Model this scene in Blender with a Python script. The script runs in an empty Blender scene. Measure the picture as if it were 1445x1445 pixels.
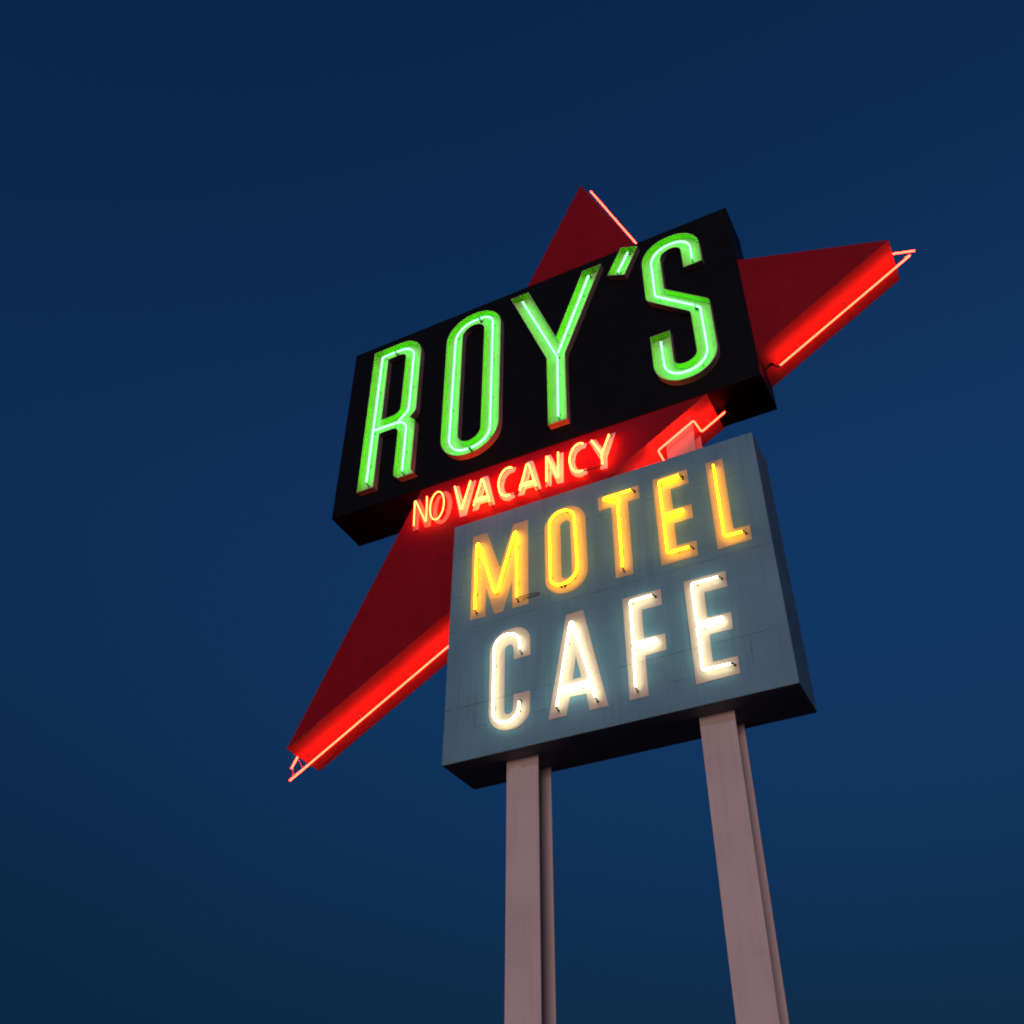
# Roadside motel sign with neon letters at dusk, seen from below. Sign frame: x right, y back, z up.
import bpy, bmesh, math, random
from mathutils import Vector
random.seed(7)
C = bpy.context.scene.collection
ZB = 12.05            # height of the sign-frame zero (underside of the black cabinet) above the ground
BX, BY = 4.45, 0.42   # where the posts stand

# ------------------------------------------------------------------ materials
def mat(name, col, rough=.5, var=.12, scale=3.0, spec=.35, stain=0, lines=(), stain_col=None, metal=0, bump=.0, coat=0, streak=0):
    m = bpy.data.materials.new(name); m.use_nodes = True
    nt = m.node_tree; N = nt.nodes; L = nt.links; b = N['Principled BSDF']
    tc = N.new('ShaderNodeTexCoord')
    def noise(sc, det=4, vec=None, stretch=None):
        n = N.new('ShaderNodeTexNoise'); n.inputs['Scale'].default_value = sc; n.inputs['Detail'].default_value = det
        src = tc.outputs['Object']
        if stretch:
            mp = N.new('ShaderNodeMapping'); mp.inputs['Scale'].default_value = stretch
            L.new(src, mp.inputs['Vector']); src = mp.outputs['Vector']
        L.new(src, n.inputs['Vector']); return n
    def mixc(fac, a, c2, mode='MIX'):
        x = N.new('ShaderNodeMix'); x.data_type = 'RGBA'; x.blend_type = mode
        if hasattr(fac, 'type'): L.new(fac, x.inputs[0])
        else: x.inputs[0].default_value = fac
        for s, i in ((a, 6), (c2, 7)):
            if hasattr(s, 'type'): L.new(s, x.inputs[i])
            else: x.inputs[i].default_value = (*s, 1)
        return x.outputs[2]
    def math_(op, a, b_=None, c_=None):
        x = N.new('ShaderNodeMath'); x.operation = op
        for i, s in enumerate((a, b_, c_)):
            if s is None: continue
            if hasattr(s, 'type'): L.new(s, x.inputs[i])
            else: x.inputs[i].default_value = s
        return x.outputs[0]
    def ramp(src, lo, hi):
        r = N.new('ShaderNodeMapRange'); r.clamp = True
        r.inputs[1].default_value = lo; r.inputs[2].default_value = hi
        L.new(src, r.inputs[0]); return r.outputs[0]
    n1 = noise(scale, 5)
    dark = tuple(c * (1 - var) for c in col); lite = tuple(min(1, c * (1 + var)) for c in col)
    out = mixc(ramp(n1.outputs[0], .3, .7), dark, lite)
    if streak:   # rain streaks running down the sheet metal
        n3 = noise(1.0, 4, stretch=(16, 16, .7))
        f = ramp(n3.outputs[0], .52, .8)
        out = mixc(math_('MULTIPLY', f, streak), out, tuple(c * .45 for c in col))
    if stain:
        n2 = noise(scale * 2.3, 8)
        f = ramp(n2.outputs[0], .60, .70)
        out = mixc(math_('MULTIPLY', f, stain), out, stain_col or tuple(c * .5 for c in col))
        n4 = noise(26, 3); f4 = ramp(n4.outputs[0], .70, .76)
        out = mixc(math_('MULTIPLY', f4, stain), out, tuple(c * .35 for c in col))
    if lines:
        sx = N.new('ShaderNodeSeparateXYZ'); L.new(tc.outputs['Object'], sx.inputs[0])
        wob = noise(5, 2); tot = None
        for ax, pos, w, lo, hi in lines:
            a_ = sx.outputs[0 if ax == 'x' else 2]; o_ = sx.outputs[2 if ax == 'x' else 0]
            d = math_('ABSOLUTE', math_('SUBTRACT', a_, pos))
            k = math_('LESS_THAN', d, w)
            k = math_('MULTIPLY', k, math_('GREATER_THAN', o_, lo)); k = math_('MULTIPLY', k, math_('LESS_THAN', o_, hi))
            tot = k if tot is None else math_('MAXIMUM', tot, k)
        tot = math_('MULTIPLY', tot, ramp(wob.outputs[0], .35, .6))
        out = mixc(math_('MULTIPLY', tot, .75), out, tuple(c * .35 for c in col))
    L.new(out, b.inputs['Base Color'])
    rn = noise(9, 4); rr = N.new('ShaderNodeMapRange'); L.new(rn.outputs[0], rr.inputs[0])
    rr.inputs[3].default_value = max(.05, rough - .12); rr.inputs[4].default_value = min(1, rough + .15)
    L.new(rr.outputs[0], b.inputs['Roughness'])
    b.inputs['Specular IOR Level'].default_value = spec; b.inputs['Metallic'].default_value = metal
    if bump:
        bn = noise(2.2, 3); bp = N.new('ShaderNodeBump'); bp.inputs['Strength'].default_value = bump; bp.inputs['Distance'].default_value = .05
        L.new(bn.outputs[0], bp.inputs['Height']); L.new(bp.outputs[0], b.inputs['Normal'])
    return m
def emit(name, rgb):
    m = bpy.data.materials.new(name); m.use_nodes = True; nt = m.node_tree; nt.nodes.clear()
    e = nt.nodes.new('ShaderNodeEmission'); o = nt.nodes.new('ShaderNodeOutputMaterial')
    s = max(rgb); e.inputs[0].default_value = (*(c / s for c in rgb), 1); e.inputs[1].default_value = s
    nt.links.new(e.outputs[0], o.inputs[0]); m.cycles.emission_sampling = 'FRONT'; return m

BIG = (-99, 99)
M = dict(
    black=mat('black_enamel', (.0035, .0035, .005), .5, .25, 2, .12, streak=.3, bump=.08, lines=[('x', 2.33, .005, *BIG), ('x', 4.66, .005, *BIG)]),
    edge=mat('letter_side_paint', (.50, .34, .34), .6, .15, 5, .3, stain=.3),
    greenwall=mat('green_enamel_wall', (.44, .72, .02), .42, .06, 3, .3),
    green=mat('green_enamel', (.46, .68, .28), .42, .08, 4, .4, stain=.10, streak=.05, lines=[('z', z, .004, *BIG) for z in (1.05, 2.35, 2.9)]),
    red=mat('red_enamel', (.285, .002, .009), .5, .12, 1.1, .15, stain=.22, streak=.25, bump=.12,
            lines=[('z', -1.45, .007, *BIG), ('z', -2.80, .007, *BIG), ('x', .93, .005, -2.8, -1.45), ('z', 5.0, .006, *BIG), ('x', 8.05, .005, *BIG)]),
    redside=mat('red_enamel_edge', (.52, .13, .14), .42, .10, 1.6, .4, stain=.18, streak=.1, bump=.05),
    blue=mat('blue_grey_enamel', (.128, .272, .38), .55, .10, 1.3, .3, stain=.10, streak=.35, bump=.12,
             lines=[('z', -3.957, .006, *BIG), ('z', -2.79, .006, *BIG), ('z', -1.577, .005, *BIG), ('x', 6.26, .006, -4.33, -3.957), ('x', 3.53, .004, -4.28, -3.957),
                    ('x', 4.45, .004, -2.79, -1.577), ('x', 5.56, .004, -3.957, -2.79)]),
    blueunder=mat('dark_grey_steel', (.19, .20, .23), .6, .2, 3, .3),
    cream=mat('cream_letter_paint', (.60, .47, .42), .6, .05, 7, .3, stain=.18, streak=.12, lines=[('z', -3.957, .004, *BIG)]),
    cream_glow=mat('cream_paint_glow_tint', (.62, .44, .27), .6, .05, 7, .3, stain=.18, streak=.12),  # the same cream with the yellow tubes' glow tinted into its colour
    white=mat('white_letter_paint', (.74, .70, .66), .6, .05, 7, .3, stain=.2),
    faded=mat('faded_letter_paint', (.50, .26, .22), .6, .1, 7, .3, stain=.3),
    post=mat('pink_post_paint', (.60, .47, .48), .62, .07, 1.6, .25, streak=.22, stain=.10),
    bare=mat('bare_primer', (.42, .30, .22), .75, .3, 14, .2, stain=.6),
    dark=mat('electrode_black', (.012, .012, .012), .4, .2, 9, .5),
    glass=mat('support_glass', (.25, .24, .20), .25, .1, 9, .5),
    concrete=mat('concrete', (.30, .28, .25), .9, .2, 3, .2, stain=.3),
    ground=mat('desert_gravel', (.12, .10, .085), .95, .3, .6, .1, stain=.5),
    t_green=emit('neon_green', (.85, 7.2, 1.5)),
    t_yellow=emit('neon_yellow', (12.4, 6.5, .06)),
    t_white=emit('neon_white', (8.8, 9.4, 6.0)),
    t_red=emit('neon_red', (32, .72, .30)),
    t_no=emit('neon_dim_orange', (24, 2.0, .36)),
    t_vac=emit('neon_orange', (50, 2.9, .38)),
)
# post: bare primer shows where the pink paint has peeled off just under the cabinet
def peel(m):
    nt = m.node_tree; N = nt.nodes; L = nt.links; b = N['Principled BSDF']
    old = b.inputs['Base Color'].links[0].from_socket
    tc = N.new('ShaderNodeTexCoord'); sx = N.new('ShaderNodeSeparateXYZ'); L.new(tc.outputs['Object'], sx.inputs[0])
    n = N.new('ShaderNodeTexNoise'); n.inputs['Scale'].default_value = 7; n.inputs['Detail'].default_value = 5; L.new(tc.outputs['Object'], n.inputs['Vector'])
    a = N.new('ShaderNodeMath'); a.operation = 'MULTIPLY_ADD'; L.new(n.outputs[0], a.inputs[0]); a.inputs[1].default_value = .22; L.new(sx.outputs[2], a.inputs[2])
    r = N.new('ShaderNodeMapRange'); r.clamp = True; r.inputs[1].default_value = -4.725; r.inputs[2].default_value = -4.70; L.new(a.outputs[0], r.inputs[0])
    k = N.new('ShaderNodeMath'); k.operation = 'MULTIPLY'; L.new(r.outputs[0], k.inputs[0]); k.inputs[1].default_value = .6
    x = N.new('ShaderNodeMix'); x.data_type = 'RGBA'; L.new(k.outputs[0], x.inputs[0]); L.new(old, x.inputs[6]); x.inputs[7].default_value = (.40, .27, .18, 1)
    L.new(x.outputs[2], b.inputs['Base Color'])
peel(M['post'])

# ------------------------------------------------------------------ object helpers
def obj(name, bm, mats, parent=None, label=None, smooth=False):
    me = bpy.data.meshes.new(name); bm.to_mesh(me); bm.free()
    for m in (mats if isinstance(mats, (list, tuple)) else [mats]): me.materials.append(m)
    if smooth:
        for p in me.polygons: p.use_smooth = True
    o = bpy.data.objects.new(name, me); C.objects.link(o)
    if parent is not None:
        o.parent = parent
        if parent.type == 'EMPTY': o.location = (-BX, -BY, ZB)
    if label: o['label'] = label
    return o
def rounded(pts, closed=True, seg=10):
    """polygon / polyline whose vertices (x, z, r) are rounded with radius r"""
    out = []; n = len(pts)
    for i, p in enumerate(pts):
        r = p[2] if len(p) > 2 else 0
        if r <= 0 or (not closed and i in (0, n - 1)): out.append(Vector((p[0], p[1]))); continue
        P = Vector(p[:2]); A = Vector(pts[i - 1][:2]); B = Vector(pts[(i + 1) % n][:2])
        u = (A - P); v = (B - P); lu = u.length; lv = v.length; u /= lu; v /= lv
        ang = u.angle(v)
        ku = .96 if not closed and i == 1 else .499; kv = .96 if not closed and i == n - 2 else .499
        t = min(r / math.tan(ang / 2), lu * ku, lv * kv); rr = t * math.tan(ang / 2)
        c = P + (u + v).normalized() * (rr / math.sin(ang / 2))
        a = P + u * t - c; b = P + v * t - c
        th = a.angle_signed(b) if False else math.atan2(a.x * b.y - a.y * b.x, a.dot(b))
        k = max(2, int(seg * abs(th) / 1.57) + 1)
        for j in range(k + 1):
            s = th * j / k; out.append(c + Vector((a.x * math.cos(s) - a.y * math.sin(s), a.x * math.sin(s) + a.y * math.cos(s))))
    return out
def area(l): return sum(l[i - 1].x * l[i].y - l[i].x * l[i - 1].y for i in range(len(l))) / 2
def offset(l, d):
    """offset a closed loop to its left by d"""
    out = []; n = len(l)
    for i in range(n):
        a, p, b = l[i - 1], l[i], l[(i + 1) % n]
        e1 = (p - a).normalized(); e2 = (b - p).normalized()
        n1 = Vector((-e1.y, e1.x)); n2 = Vector((-e2.y, e2.x)); m = n1 + n2
        m = n1 if m.length < 1e-6 else m.normalized()
        out.append(p + m * (d / max(.35, m.dot(n1))))
    return out
def clean(l):
    out = []
    for p in l:
        if not out or (p - out[-1]).length > 1e-4: out.append(p)
    if (out[0] - out[-1]).length < 1e-4: out.pop()
    return out
def fill(bm, loops, y, mi, flip=False):
    es = []
    for l in loops:
        vs = [bm.verts.new((p.x, y, p.y)) for p in l]
        es += [bm.edges.new((vs[i - 1], vs[i])) for i in range(len(vs))]
    r = bmesh.ops.triangle_fill(bm, edges=es, use_beauty=True, use_dissolve=False, normal=(0, -1, 0))
    for f in r['geom']:
        if isinstance(f, bmesh.types.BMFace):
            f.material_index = mi
            f.normal_update()
            if f.normal.y > 0: f.normal_flip()
def strip(bm, l1, y1, l2, y2, mi):
    a = [bm.verts.new((p.x, y1, p.y)) for p in l1]; b = [bm.verts.new((p.x, y2, p.y)) for p in l2]
    for i in range(len(a)):
        f = bm.faces.new((a[i - 1], a[i], b[i], b[i - 1])); f.material_index = mi
def channel(outer, holes=(), h=.112, wall=.009):
    """open-faced sheet-metal letter: side walls, rim, inner walls and floor"""
    bm = bmesh.new(); O = clean(rounded(outer)); 
    if area(O) < 0: O.reverse()
    H = []
    for q in holes:
        l = clean(rounded(q))
        if area(l) > 0: l.reverse()
        H.append(l)
    inn = []
    for l in [O] + H:
        i = offset(l, wall); inn.append(i)
        strip(bm, l, -.001, l, -h, 0); strip(bm, l, -h, i, -h, 1); strip(bm, i, -h, i, -.010, 2)
    fill(bm, inn, -.010, 1)
    bmesh.ops.remove_doubles(bm, verts=bm.verts, dist=2e-5)
    bmesh.ops.recalc_face_normals(bm, faces=bm.faces)
    return bm
def plate(outer, holes=(), y0=-.014, t=.004):
    bm = bmesh.new(); O = clean(rounded(outer)); 
    if area(O) < 0: O.reverse()
    ls = [O]
    for q in holes:
        l = clean(rounded(q)); 
        if area(l) > 0: l.reverse()
        ls.append(l)
    fill(bm, ls, y0, 0)
    for l in ls: strip(bm, l, y0, l, y0 + t, 0)
    bmesh.ops.remove_doubles(bm, verts=bm.verts, dist=2e-5)
    return bm
def sweep(bm, P, r, seg=8, caps=True):
    n = len(P); rings = []; up = Vector((0, 1, 0))
    for i, p in enumerate(P):
        d = (P[min(i + 1, n - 1)] - P[max(i - 1, 0)]).normalized()
        s = d.cross(up)
        if s.length < .15: s = d.cross(Vector((1, 0, 0)) if abs(d.x) < .7 else Vector((0, 0, 1)))
        if i and s.dot(last) < 0: s = -s
        s.normalize(); last = s; w = d.cross(s)
        k = 1
        if 0 < i < n - 1:
            d1 = (P[i] - P[i - 1]).normalized(); k = 1 / max(.5, d1.dot(d))
        rings.append([bm.verts.new(p + (s * math.cos(a) + w * math.sin(a)) * r) for a in (2 * math.pi * j / seg for j in range(seg))])
    for a, b in zip(rings, rings[1:]):
        for j in range(seg): bm.faces.new((a[j - 1], a[j], b[j], b[j - 1]))
    if caps: bm.faces.new(rings[0]); bm.faces.new(rings[-1][::-1])
    bmesh.ops.recalc_face_normals(bm, faces=bm.faces)
def box(bm, x0, x1, y0, y1, z0, z1, mi=0):
    v = [bm.verts.new((x, y, z)) for x in (x0, x1) for y in (y0, y1) for z in (z0, z1)]
    for q in ((0, 1, 3, 2), (4, 6, 7, 5), (0, 4, 5, 1), (2, 3, 7, 6), (0, 2, 6, 4), (1, 5, 7, 3)):
        bm.faces.new([v[i] for i in q]).material_index = mi
def dense(P, step):
    out = [P[0]]
    for a, b in zip(P, P[1:]):
        k = max(1, math.ceil((b - a).length / step))
        out += [a + (b - a) * (j / k) for j in range(1, k + 1)]
    return out
def v3(p, y): return Vector((p[0], y, p[1]))

TR = .0130
def tube(path, y, surf, m, parent, r=TR, ends=(1, 1), sup=.75, label=None, closed=False, eln=.02, y_of=None):
    """one bent glass tube at depth y, its electrodes turned back to the surface at depth surf, its glass supports"""
    L2 = clean(rounded(path, closed=closed, seg=8)); P = [v3(p, y) for p in L2]
    if closed: P.append(P[0].copy())
    if y_of: P = [Vector((p.x, y_of(p), p.z)) for p in P]
    bm = bmesh.new(); sweep(bm, dense(P, .07), r, 10)
    t = obj('neon_tube', bm, m, parent, label, smooth=True)
    par = parent
    back = Vector((0, 1 if surf > y else -1, 0))
    for k, (p, q) in enumerate(((P[0], P[1]), (P[-1], P[-2]))):
        if closed or not ends[k]: continue
        d = (p - q).normalized(); bm = bmesh.new()
        dist = abs(surf - p.y); er = min(r, .0125)
        pts = [p - d * .004, p + d * eln, p + d * (eln + .012) + back * .014, p + d * (eln + .014) + back * dist * .5, p + d * (eln + .014) + back * dist]
        sweep(bm, pts, er * .62, 8)
        c = p + d * (eln + .014); sweep(bm, [c + back * (dist - .016), c + back * (dist - .001)], er * 1.15, 10)
        obj('electrode', bm, M['dark'], par, smooth=False)
    if sup:
        acc = sup * .45
        for a, b in zip(P, P[1:]):
            l = (b - a).length
            while acc < l:
                p = a + (b - a) * (acc / l); bm = bmesh.new(); dd = abs(surf - p.y)
                sweep(bm, [p + back * r * .7, p + back * dd], .0042, 6)
                sweep(bm, [p + back * (dd - .008), p + back * (dd - .0005)], .011, 8)
                obj('tube_support', bm, M['glass'], par)
                acc += sup
            acc -= l
    return t

# ------------------------------------------------------------------ ground
def disc(R, n=96, y=0):
    bm = bmesh.new(); prev = None; c = bm.verts.new((0, 0, 0))
    radii = [8, 20, 60, 200, 700, R]; rings = []
    for q in radii: rings.append([bm.verts.new((q * math.cos(2 * math.pi * i / n), q * math.sin(2 * math.pi * i / n), 0)) for i in range(n)])
    for i in range(n): bm.faces.new((c, rings[0][i - 1], rings[0][i]))
    for a, b in zip(rings, rings[1:]):
        for i in range(n): bm.faces.new((a[i - 1], b[i - 1], b[i], a[i]))
    return bm
g = obj('ground', disc(5000), M['ground']); g['kind'] = 'structure'

# ------------------------------------------------------------------ the sign
S = bpy.data.objects.new('motel_sign', None); C.objects.link(S); S.location = (BX, BY, 0)
S['label'] = 'roadside motel sign with glowing neon letters, red arrowhead and two pink steel posts'
S['category'] = 'sign'

# posts: wide-flange steel columns, painted pink
def post(x0, x1, top, label):
    bm = bmesh.new(); y0, y1 = .2317, .605; zb = -ZB + .35
    f = .024; xc = (x0 + x1) / 2
    box(bm, x0, x1, y0, y0 + f, zb, top); box(bm, x0, x1, y1 - f, y1, zb, top)
    box(bm, xc - .009, xc + .009, y0 + f + .001, y1 - f - .001, zb, top)
    bmesh.ops.recalc_face_normals(bm, faces=bm.faces)
    p = obj('post', bm, M['post'], S, label)
    mo = p.modifiers.new('bevel', 'BEVEL'); mo.width = .004; mo.segments = 2
    bm = bmesh.new(); box(bm, x0 - .12, x1 + .12, y0 - .12, y1 + .12, -ZB + .30, -ZB + .349)
    for sx in (x0 - .06, x1 + .06):
        for sy in (y0 - .06, y1 + .06): sweep(bm, [Vector((sx, sy, -ZB + .345)), Vector((sx, sy, -ZB + .41))], .018, 6)
    obj('base_plate', bm, M['post'], p)
    bm = bmesh.new(); box(bm, x0 - .35, x1 + .35, y0 - .35, y1 + .35, -ZB - .3, -ZB + .30)
    obj('footing', bm, M['concrete'], p)
post(3.0425, 3.468, -1.3, 'left post, its pink paint peeled off under the blue cabinet')
post(5.494, 5.906, .1, 'right post, its upper end showing between the blue cabinet and the arrowhead')

# cabinets (quads measured corner by corner; the sheet metal is a little out of square)
def cabinet(name, F, B, y0, y1, mats, label, frame=None):
    """F, B: front and back corners TL TR BR BL"""
    bm = bmesh.new(); f = [bm.verts.new((p[0], y0, p[1])) for p in F]; b = [bm.verts.new((p[0], y1, p[1])) for p in B]
    bm.faces.new(f); bm.faces.new(b[::-1])
    for i in range(4):
        q = bm.faces.new((f[i], f[(i + 1) % 4], b[(i + 1) % 4], b[i]))
        if i == 2 and len(mats) > 1: q.material_index = 1
    bmesh.ops.recalc_face_normals(bm, faces=bm.faces)
    o = obj(name, bm, mats, S, label)
    mo = o.modifiers.new('bevel', 'BEVEL'); mo.width = .008; mo.segments = 2
    return o
KF = [(-.002, 3.872), (6.992, 3.817), (6.991, -.010), (-.024, .043)]
cab_k = cabinet('sign_cabinet', KF, [(.0, 3.872), (6.99, 3.86), (6.996, -.013), (.001, .003)], 0, .7597, [M['black']], 'long black cabinet carrying the green letters')
LF = [(2.283, -.970), (6.724, -.981), (6.713, -4.697), (2.271, -4.699)]
cab_b = cabinet('sign_cabinet', LF, [(2.31, -.960), (6.712, -.920), (6.716, -4.702), (2.321, -4.722)], -.012, .7233, [M['blue'], M['blueunder']], 'square blue-grey cabinet carrying the yellow and white letters')
# drip lip and patch plates on the cabinets
def patch(x0, x1, z0, z1, y, m, parent, sk=.006):
    bm = bmesh.new(); box(bm, x0, x1, y - .004, y + .002, z0, z1)
    o = obj('patch_plate', bm, m, parent); mo = o.modifiers.new('b', 'BEVEL'); mo.width = .0015; mo.segments = 1
for q in ((5.287, 5.458, -4.32, -4.128), (3.533, 3.704, -4.275, -3.965), (2.718, 2.896, -4.282, -4.096), (2.312, 2.487, -2.24, -2.055), (5.052, 5.242, -2.738, -2.57)):
    patch(*q, -.012, M['blue'], cab_b)
def screws(pts, y, parent, m, r=.009):
    bm = bmesh.new()
    for x, z in pts: sweep(bm, [Vector((x, y + .002, z)), Vector((x, y - .004, z))], r, 8)
    obj('screw', bm, m, parent)['kind'] = 'stuff'
edge_pts = []
for i in range(19):
    t = i / 18; edge_pts += [(2.31 + t * 4.37, -1.0), (2.31 + t * 4.37, -4.67)]
screws(edge_pts, -.012, cab_b, M['blue'], .006)

# red arrowhead behind the cabinets: a dart with its point edges A (lower left), T (top), Cc (inner), B (right)
y0, y1 = .023, .787
A_, T_, C_, B_ = (-.236, -3.892), (4.5615, 6.1514), (5.7675, 2.9643), (9.0542, 1.7018)
bm = bmesh.new(); dart = [Vector(p) for p in (A_, T_, C_, B_)]
f = [bm.verts.new((p.x, y0, p.y)) for p in dart]; b = [bm.verts.new((p.x, y1, p.y)) for p in dart]
for q in ((f[0], f[1], f[2]), (f[0], f[2], f[3])): bm.faces.new(q)
for q in ((b[2], b[1], b[0]), (b[3], b[2], b[0])): bm.faces.new(q)
for i in range(4): bm.faces.new((f[i], f[(i + 1) % 4], b[(i + 1) % 4], b[i])).material_index = 1
bmesh.ops.recalc_face_normals(bm, faces=bm.faces)
arrow = obj('arrow_panel', bm, [M['red'], M['redside']], S, 'big red dart-shaped arrow behind the two cabinets, outlined in red neon')
screws([(1.21, -1.67), (2.028, -1.709), (.832, -2.04), (.735, -2.132), (.718, -2.125), (.874, -2.198), (.979, -2.309), (.829, -2.037), (4.3, 4.6), (7.6, 2.0)], y0, arrow, M['dark'], .011)
# riveted joint strips on the long lower edge
dAB = (Vector(B_) - Vector(A_)).normalized(); nAB = Vector((dAB.y, -dAB.x))
def on_ab(s, off, y): p = Vector(A_) + dAB * s + nAB * off; return Vector((p.x, y, p.y))
LAB = (Vector(B_) - Vector(A_)).length
def ab_plate(s0, s1, ya, yb, t=.004):
    bm = bmesh.new(); vs = []
    for s in (s0, s1):
        for y in (ya, yb):
            for o_ in (-.002, t): vs.append(bm.verts.new(on_ab(s, o_, y)))
    for q in ((0, 1, 3, 2), (4, 6, 7, 5), (0, 4, 5, 1), (2, 3, 7, 6), (0, 2, 6, 4), (1, 5, 7, 3)): bm.faces.new([vs[i] for i in q])
    bmesh.ops.recalc_face_normals(bm, faces=bm.faces)
    obj('joint_strip', bm, M['redside'], arrow)
ab_plate(.06, .52, .05, .30); ab_plate(.10, .40, .55, .74)
for s in (2.6, 5.2, 7.8, 9.9): ab_plate(s, s + .035, y0 + .01, y1 - .01, .003)
# neon along its edges; standing .13 off the sheet
YM = .40; OFF = .132
def edge_tube(P, sup_surface, ends=(1, 1), label=None, nrm=None, sup=.9):
    bm = bmesh.new(); sweep(bm, dense(P, .09), .0122, 10)
    t = obj('neon_tube', bm, M['t_red'], arrow, label, smooth=True)
    n3 = Vector((nrm.x, 0, nrm.y))
    for k, (p, q) in enumerate(((P[0], P[1]), (P[-1], P[-2]))):
        if not ends[k]: continue
        d = (p - q).normalized(); bm = bmesh.new()
        sweep(bm, [p - d * .004, p + d * .02, p + d * .035 - n3 * .02, p + d * .04 - n3 * (OFF - .01)], .013, 8)
        sweep(bm, [p + d * .04 - n3 * (OFF - .04), p + d * .04 - n3 * (OFF - .002)], .022, 10)
        obj('electrode', bm, M['dark'], arrow)
    acc = .4
    for a, b_ in zip(P, P[1:]):
        l = (b_ - a).length
        while acc < l:
            p = a + (b_ - a) * (acc / l)
            if sup_surface(p):
                bm = bmesh.new(); sweep(bm, [p, p - n3 * (OFF - .001)], .005, 6); sweep(bm, [p - n3 * (OFF - .012), p - n3 * (OFF - .001)], .016, 8)
                obj('tube_support', bm, M['glass'], arrow)
            acc += sup
        acc -= l
def XZ(x, z, y=YM): return Vector((x, y, z))
def abz(x): return A_[1] + (x - A_[0]) * dAB.y / dAB.x - OFF / dAB.x   # height of the tube line under the lower edge
def ABp(x, y=YM): return XZ(x, abz(x), y)
inside = lambda p: .05 < (Vector((p.x, p.z)) - Vector(A_)).dot(dAB) < LAB - .08
def corner(P, r=.03):
    out = [P[0]]
    for i in range(1, len(P) - 1):
        a = (P[i - 1] - P[i]); b_ = (P[i + 1] - P[i]); t1 = min(r, a.length * .4); t2 = min(r, b_.length * .4)
        p0 = P[i] + a.normalized() * t1; p2 = P[i] + b_.normalized() * t2
        for k in range(7):
            t = k / 6; out.append(p0 * (1 - t) ** 2 + P[i] * 2 * t * (1 - t) + p2 * t * t)
    return out + [P[-1]]
edge_tube([ABp(-.418), ABp(1.0), ABp(2.6), ABp(4.2)], inside, (0, 1), 'red neon tube along the lower left edge of the arrow', nAB)
edge_tube(corner([ABp(4.27), ABp(5.405), ABp(5.405, .125), ABp(5.955, .125), ABp(5.975), ABp(6.345)], .035), inside, (1, 1), 'red neon tube that jogs round the right post', nAB, sup=.45)
edge_tube(corner([XZ(7.205, abz(7.205) , YM), ABp(8.2), ABp(9.27), XZ(9.20, 1.655)], .02), inside, (1, 0), 'red neon tube under the right tip of the arrow', nAB)
nAT = Vector((-(T_[1] - A_[1]), T_[0] - A_[0])).normalized(); dAT = (Vector(T_) - Vector(A_)).normalized()
def ATp(s): p = Vector(A_) + dAT * s + nAT * .127; return XZ(p.x, p.y)
LAT = (Vector(T_) - Vector(A_)).length
edge_tube([ATp(-.16), ATp(2.5)], lambda p: p.z > -3.7, (0, 1), None, nAT); edge_tube([ATp(2.57), ATp(5.4)], lambda p: 1, (1, 1), None, nAT)
edge_tube([ATp(5.47), ATp(8.2)], lambda p: 1, (1, 1), None, nAT); edge_tube([ATp(8.27), ATp(LAT - .05)], lambda p: 1, (1, 1), None, nAT)
dTC = (Vector(C_) - Vector(T_)).normalized(); nTC = Vector((-dTC.y, dTC.x))
edge_tube([XZ(4.606, 6.434), XZ(4.98, 5.409), XZ(5.354, 4.383), XZ(5.80, 3.18)], lambda p: p.z < 6.2, (0, 1), 'red neon tube beside the top point of the arrow', nTC, sup=.62)
dCB = (Vector(B_) - Vector(C_)).normalized(); nCB = Vector((-dCB.y, dCB.x))
edge_tube([XZ(5.93, 3.03), XZ(7.4, 2.468), XZ(9.06, 1.834), XZ(9.344, 1.733)], lambda p: p.x < 8.9, (1, 0), None, nCB)
# wire ties and end joints at the two tips
bm = bmesh.new(); sweep(bm, corner([XZ(-.349, -3.83, .42), XZ(-.30, -3.93, .47), XZ(-.235, -4.03, .42)], .05), .006, 6); sweep(bm, [ATp(-.12) + Vector((0, .01, 0)), ABp(-.38) + Vector((0, .01, 0))], .010, 6)
obj('wire_tie', bm, M['redside'], arrow)

# channel letters, green neon
def letter_channel(outer, holes, tubes, label):
    o = obj('channel_letter', channel(outer, holes), [M['edge'], M['green'], M['greenwall']], S, label)
    for t in tubes: tube(t[0], -.092, -.010, M['t_green'], o, r=.0145, ends=t[1] if len(t) > 1 else (1, 1), sup=.85)
    return o
letter_channel([(.500, 3.565), (1.496, 3.565, .44), (1.494, 1.715, .12), (1.388, 1.597), (1.498, 1.47, .10), (1.494, .40, .10), (1.560, .312), (1.262, .312), (1.167, .40, .10), (1.168, 1.461, .11), (.806, 1.461), (.810, .312), (.497, .312)],
    [[(.818, 3.250), (1.184, 3.250, .12), (1.178, 1.780, .13), (.822, 1.780)]],
    [([(.650, .489), (.662, 2.0), (.674, 3.394, .03), (.920, 3.398)],), ([(.962, 3.393), (1.336, 3.395, .28), (1.336, 1.795, .20), (1.150, 1.612)], (1, 0)), ([(.672, 1.612), (1.318, 1.585, .22), (1.319, .463)],)],
    'green neon letter R, first of the green letters')
letter_channel([(2.008, .307, .50), (3.036, .307, .50), (3.046, 3.556, .50), (2.000, 3.556, .50)], [[(2.318, .588, .20), (2.716, .588, .20), (2.728, 3.258, .20), (2.318, 3.258, .20)]],
    [([(2.640, 3.392), (2.880, 3.392, .235), (2.876, .440, .34), (2.556, .440)],), ([(2.500, .432), (2.152, .432, .33), (2.172, 3.392, .36), (2.600, 3.392)],)], 'tall oval green neon letter O')
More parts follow.
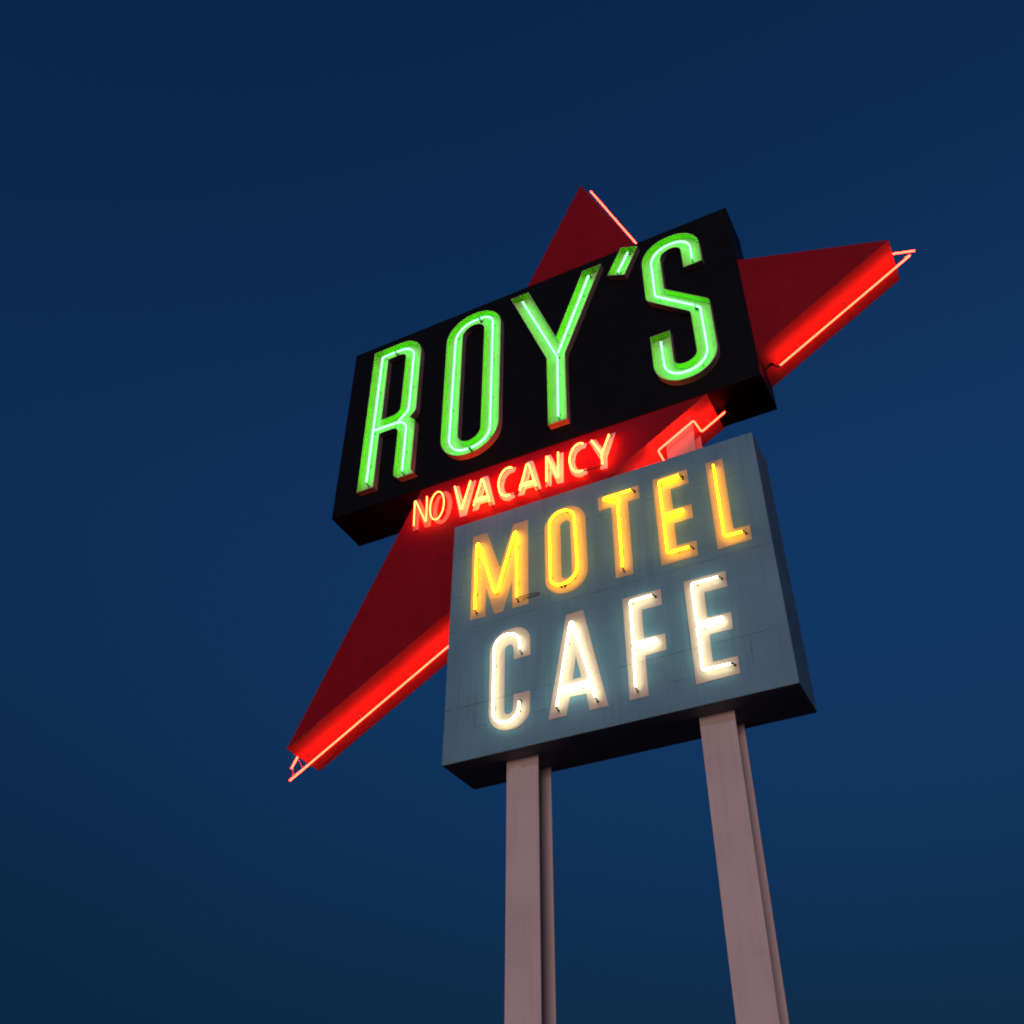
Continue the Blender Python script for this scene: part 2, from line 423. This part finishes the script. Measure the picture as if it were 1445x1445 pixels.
letter_channel([(3.227, 3.540), (3.557, 3.538), (4.034, 2.175), (4.546, 3.520), (4.879, 3.514), (4.180, 1.716), (4.171, .310), (3.860, .314), (3.862, 1.748)], [],
    [([(3.441, 3.366), (4.041, 1.715, .03), (4.021, .446)],), ([(4.642, 3.363), (4.052, 1.80)],)], 'forked green neon letter Y')
letter_channel([(5.238, 3.722), (5.521, 3.588), (5.258, 3.011), (4.969, 3.158)], [], [([(5.341, 3.553), (5.149, 3.163)],)], 'small slanting green neon apostrophe')
letter_channel([(6.504, 2.631), (6.502, 3.514, .44), (5.553, 3.514, .46), (5.553, 2.196, .15), (6.202, 1.600, .10), (6.208, .597, .20), (5.862, .599, .13), (5.860, 1.360), (5.552, 1.366), (5.552, .276, .46), (6.507, .274, .46), (6.507, 1.728, .12), (5.862, 2.310, .08), (5.862, 3.196, .22), (6.196, 3.196, .13), (6.203, 2.634)], [],
    [([(6.352, 2.786), (6.350, 3.333, .27), (5.703, 3.333, .33), (5.702, 2.245, .09), (6.272, 1.722)],), ([(6.298, 1.688), (6.352, 1.635, .05), (6.356, .430, .33), (5.712, .430, .29), (5.700, 1.203)],)], 'curved green neon letter S')

# flat painted letters on the blue cabinet with tubes standing off the sheet
def letter_flat(outer, holes, tubes, tm, label, y=-.016, m=None, ty=-.082, surf=-.016, r=TR):
    o = obj('painted_letter', plate(outer, holes, y), m or (M['cream_glow'] if tm is M['t_yellow'] else M['cream']), S, label)
    for t in tubes: tube(t[0], ty, surf, tm, o, r=r, ends=t[1] if len(t) > 1 else (1, 1), sup=t[2] if len(t) > 2 else .6)
    return o
Y_ = M['t_yellow']; W_ = M['t_white']
letter_flat([(2.602, -1.262), (2.831, -1.262), (3.045, -1.955), (3.249, -1.262), (3.475, -1.262), (3.475, -2.675), (3.237, -2.675), (3.233, -2.222), (3.098, -2.682), (2.965, -2.680), (2.834, -2.215), (2.831, -2.678), (2.599, -2.678)], [],
    [([(2.707, -2.562), (2.708, -1.360, .018), (3.019, -2.455, .03), (3.331, -1.362, .018), (3.334, -2.562)],)], Y_, 'yellow neon letter M, cream paint behind it')
letter_flat([(3.726, -1.245, .30), (4.338, -1.245, .30), (4.338, -2.677, .30), (3.722, -2.677, .30)], [[(3.965, -1.488, .07), (4.111, -1.488, .07), (4.110, -2.446, .07), (3.961, -2.446, .07)]],
    [([(3.978, -2.566), (3.829, -2.566, .145), (3.833, -1.355, .19), (4.195, -1.355, .17), (4.224, -2.566, .22), (3.992, -2.566)],)], Y_, 'yellow neon oval letter O')
letter_flat([(4.530, -1.268), (5.125, -1.272), (5.122, -1.502), (4.960, -1.502), (4.951, -2.673), (4.710, -2.673), (4.718, -1.502), (4.533, -1.502)], [],
    [([(5.033, -1.372), (4.645, -1.372, .013), (4.645, -1.408, .013), (4.834, -1.408, .02), (4.834, -2.569)],)], Y_, 'yellow neon letter T')
letter_flat([(5.324, -1.262), (5.807, -1.266), (5.806, -1.506), (5.555, -1.511), (5.558, -1.852), (5.808, -1.858), (5.804, -2.083), (5.552, -2.086), (5.551, -2.442), (5.805, -2.448), (5.803, -2.675), (5.323, -2.679)], [],
    [([(5.705, -1.378), (5.43, -1.386, .02), (5.437, -1.955, .015), (5.700, -1.955, .016), (5.700, -1.995, .016), (5.437, -1.995, .015), (5.439, -2.560, .02), (5.721, -2.560)],), ([(5.705, -1.414), (5.46, -1.418)], (1, 1), 0)], Y_, 'yellow neon letter E')
letter_flat([(6.058, -1.268), (6.289, -1.272), (6.284, -2.443), (6.490, -2.449), (6.488, -2.671), (6.054, -2.674)], [],
    [([(6.176, -1.392), (6.173, -2.556, .03), (6.396, -2.564)],)], Y_, 'yellow neon letter L')
letter_flat([(3.497, -3.457), (3.497, -2.985, .288), (2.914, -2.985, .288), (2.918, -4.430, .288), (3.485, -4.430, .283), (3.485, -3.960), (3.263, -3.958), (3.250, -4.214, .058), (3.133, -4.214, .058), (3.136, -3.228, .058), (3.252, -3.228, .058), (3.264, -3.457)], [],
    [([(3.380, -3.372), (3.376, -3.103, .178), (3.015, -3.103, .178), (3.010, -4.355, .178), (3.366, -4.355, .176), (3.368, -4.120)],), ([(3.375, -3.30), (3.352, -3.128, .14), (3.02, -3.13, .15), (3.015, -3.28)], (0, 0), 0)][:1], W_, 'white neon letter C')
letter_flat([(4.007, -3.012), (4.240, -3.003), (4.509, -4.432), (4.270, -4.425), (4.232, -4.198), (4.025, -4.191), (3.963, -4.424), (3.727, -4.428)], [[(4.116, -3.658), (4.181, -3.960), (4.064, -3.960)]],
    [([(3.877, -4.306), (4.102, -3.112, .02), (4.330, -4.080, .02), (3.945, -4.080)], (1, 0)), ([(3.930, -4.12), (4.340, -4.12, .01), (4.375, -4.310)], (0, 1))], W_, 'white neon letter A with a double crossbar')
letter_flat([(4.776, -3.009), (5.281, -3.014), (5.279, -3.245), (5.018, -3.245), (5.015, -3.648), (5.282, -3.657), (5.277, -3.883), (5.012, -3.889), (5.007, -4.424), (4.773, -4.425)], [],
    [([(5.178, -3.118), (4.900, -3.122, .02), (4.896, -3.735, .015), (5.182, -3.735, .018), (5.182, -3.785, .018), (4.893, -3.785, .015), (4.884, -4.306)],)], W_, 'white neon letter F')
letter_flat([(5.576, -3.005), (6.104, -3.012), (6.100, -3.240), (5.815, -3.236), (5.813, -3.592), (6.098, -3.602), (6.093, -3.831), (5.810, -3.828), (5.808, -4.191), (6.100, -4.195), (6.096, -4.418), (5.580, -4.426)], [],
    [([(6.018, -3.120), (5.694, -3.114, .02), (5.697, -3.685, .015), (6.005, -3.685, .018), (6.005, -3.735, .018), (5.697, -3.735, .015), (5.697, -4.306, .02), (6.017, -4.308)],)], W_, 'white neon letter E')

# small letters on the arrow face
ys = y0 - .004; ty = -.07
R_ = M['t_vac']; R2 = M['t_vac']
def small(outer, holes, tubes, label, m=None): letter_flat(outer, holes, tubes, M['t_no'] if m else R_, label, y=ys, m=m or M['white'], ty=ty, surf=ys, r=.0092 if m else .0110)
small([(1.535, -.15), (1.625, -.15), (1.765, -.52), (1.768, -.19), (1.855, -.19), (1.848, -.765), (1.752, -.755), (1.632, -.46), (1.63, -.75), (1.54, -.745)], [],
    [([(1.608, -.737), (1.593, -.222, .008), (1.822, -.750, .008), (1.804, -.240)],)], 'small red neon letter N of the first word, its paint faded', M['faded'])
def ell(cx, cz, rx, rz, n=28, a0=90, a1=450): return [(cx + rx * math.cos(math.radians(a0 + (a1 - a0) * i / n)), cz + rz * math.sin(math.radians(a0 + (a1 - a0) * i / n))) for i in range(n + 1)]
small(ell(2.035, -.475, .165, .315)[:-1], [ell(2.035, -.475, .088, .235)[:-1]], [(ell(1.993, -.486, .119, .266, 40, 84, 440),)], 'small red neon letter O beside the N, its paint faded', M['faded'])
small([(2.215, -.15), (2.304, -.15), (2.403, -.55), (2.512, -.158), (2.600, -.160), (2.459, -.776), (2.349, -.776)], [], [([(2.288, -.23), (2.415, -.745, .012), (2.554, -.225)], (0, 0))], 'small red neon letter V')
AO = [(2.712, -.14), (2.800, -.152), (2.929, -.742), (2.837, -.744), (2.812, -.660), (2.679, -.656), (2.653, -.752), (2.554, -.743)]; AH = [(2.757, -.38), (2.793, -.56), (2.712, -.56)]
CO = [(3.271, -.172), (3.20, -.150), (3.12, -.165), (3.05, -.22), (3.0, -.32), (2.977, -.43), (2.982, -.55), (3.014, -.655), (3.05, -.71), (3.092, -.750), (3.168, -.776), (3.254, -.742), (3.234, -.643), (3.17, -.645), (3.125, -.62), (3.088, -.572), (3.068, -.458), (3.088, -.340), (3.12, -.285), (3.165, -.255), (3.243, -.252)]
CT = [(3.246, -.241), (3.197, -.215), (3.14, -.225), (3.090, -.265), (3.048, -.345), (3.028, -.43), (3.026, -.52), (3.047, -.62), (3.078, -.685), (3.115, -.722), (3.163, -.742), (3.220, -.744)]
sh = lambda L, d: [(p[0] + d, *p[1:]) for p in L]
def smA(d, lab): small(sh(AO, d), [sh(AH, d)], [(sh([(2.624, -.727), (2.640, -.622, .01), (2.862, -.628, .01)], d), (0, 0), 0), (sh([(2.640, -.660), (2.752, -.215, .018), (2.884, -.745)], d), (0, 1)), (sh([(2.650, -.660), (2.868, -.664)], d), (0, 0), 0)], lab)
smA(0, 'small red neon letter A between the V and the first C'); smA(.747, 'small red neon letter A between the first C and the N')
small(CO, [], [(CT, (0, 0))], 'small red neon letter C between the two As'); small(sh(CO, 1.137), [], [(sh(CT, 1.137), (0, 0))], 'small red neon letter C before the Y')
small([(3.745, -.150), (3.832, -.155), (3.948, -.50), (3.950, -.190), (4.035, -.192), (4.021, -.763), (3.925, -.752), (3.842, -.50), (3.828, -.753), (3.745, -.745)], [], [([(3.794, -.729), (3.805, -.222, .008), (3.976, -.752, .008), (3.990, -.247)], (1, 0))], 'small red neon letter N of the second word')
small([(4.435, -.158), (4.539, -.156), (4.637, -.368), (4.757, -.158), (4.848, -.153), (4.702, -.566), (4.690, -.763), (4.590, -.752), (4.598, -.576)], [], [([(4.515, -.241), (4.653, -.547, .015), (4.655, -.746)], (0, 0)), ([(4.781, -.242), (4.657, -.545)], (1, 0), 0)], 'small red neon letter Y')
# black jumper leads between letters
def cable(P, parent, r=.006):
    bm = bmesh.new(); sweep(bm, [Vector((a, c, b)) for a, b, c in P], r, 6); obj('cable', bm, M['dark'], parent)
cable([(4.365, -.750, ty), (4.45, -.762, ty + .01), (4.55, -.765, ty + .01), (4.655, -.760, ty)], arrow, .009)
cable([(3.222, -.748, ty), (3.30, -.755, ty + .01), (3.378, -.750, ty)], arrow, .009)
cable([(2.60, -.20, ty), (2.61, -.45, ty + .03), (2.624, -.74, ty)], arrow, .003)
cable([(2.886, -.75, ty), (2.95, -.50, ty + .03), (2.975, -.40, y0)], arrow, .003)
cable([(3.336, -2.575, -.08), (3.45, -2.572, -.07), (3.60, -2.560, -.05), (3.64, -2.558, -.014)], cab_b, .007)
cable([(3.336, -2.590, -.06), (3.45, -2.592, -.05), (3.60, -2.582, -.03), (3.63, -2.580, -.014)], cab_b, .005)

# ------------------------------------------------------------------ sky, sun, camera
sc = bpy.context.scene
w = bpy.data.worlds.new('World'); sc.world = w; w.use_nodes = True
nt = w.node_tree; bg = nt.nodes['Background']
sky = nt.nodes.new('ShaderNodeTexSky'); sky.sky_type = 'NISHITA'; sky.sun_disc = False
SUN_EL = math.radians(2.0); SUN_ROT = math.radians(180)
sky.sun_elevation = SUN_EL; sky.sun_rotation = SUN_ROT; sky.altitude = 200; sky.air_density = 1.0; sky.dust_density = .4; sky.ozone_density = 5.0
# ramp added to the sky: darkens it towards the horizon, as the earth's shadow would
tcw = nt.nodes.new('ShaderNodeTexCoord'); sxw = nt.nodes.new('ShaderNodeSeparateXYZ'); mrw = nt.nodes.new('ShaderNodeMapRange'); mrw.interpolation_type = 'SMOOTHSTEP'
nt.links.new(tcw.outputs['Generated'], sxw.inputs[0]); nt.links.new(sxw.outputs[2], mrw.inputs[0])
mrw.inputs[1].default_value = .12; mrw.inputs[2].default_value = .72; mrw.inputs[3].default_value = .24; mrw.inputs[4].default_value = 1.0
vm = nt.nodes.new('ShaderNodeVectorMath'); vm.operation = 'SCALE'
nt.links.new(sky.outputs[0], vm.inputs[0]); nt.links.new(mrw.outputs[0], vm.inputs['Scale']); nt.links.new(vm.outputs[0], bg.inputs[0]); bg.inputs[1].default_value = .14
su = bpy.data.lights.new('sun', 'SUN'); so = bpy.data.objects.new('sun', su); C.objects.link(so)
su.energy = 1.8; su.angle = math.radians(30); su.color = (1.0, .77, .74)
dirv = Vector((-.20, 1, -.036)); so.rotation_euler = dirv.to_track_quat('-Z', 'Y').to_euler(); so.location = (0, -30, 20)

cam = bpy.data.cameras.new('camera'); co = bpy.data.objects.new('camera', cam); C.objects.link(co)
co.location = (8.4995, -10.1405, -10.4107 + ZB); co.rotation_euler = (2.2586, -.0048, .4764)
cam.sensor_width = 36; cam.lens = 36 * 1473.632 / 1445; cam.clip_end = 20000; cam.clip_start = .1
sc.camera = co
sc.view_settings.view_transform = 'Standard'; sc.view_settings.look = 'None'; sc.view_settings.exposure = 0; sc.view_settings.gamma = 1
sc.cycles.use_denoising = True; sc.cycles.use_adaptive_sampling = False; sc.cycles.filter_width = 1.9; sc.cycles.max_bounces = 8; sc.cycles.sample_clamp_indirect = 6
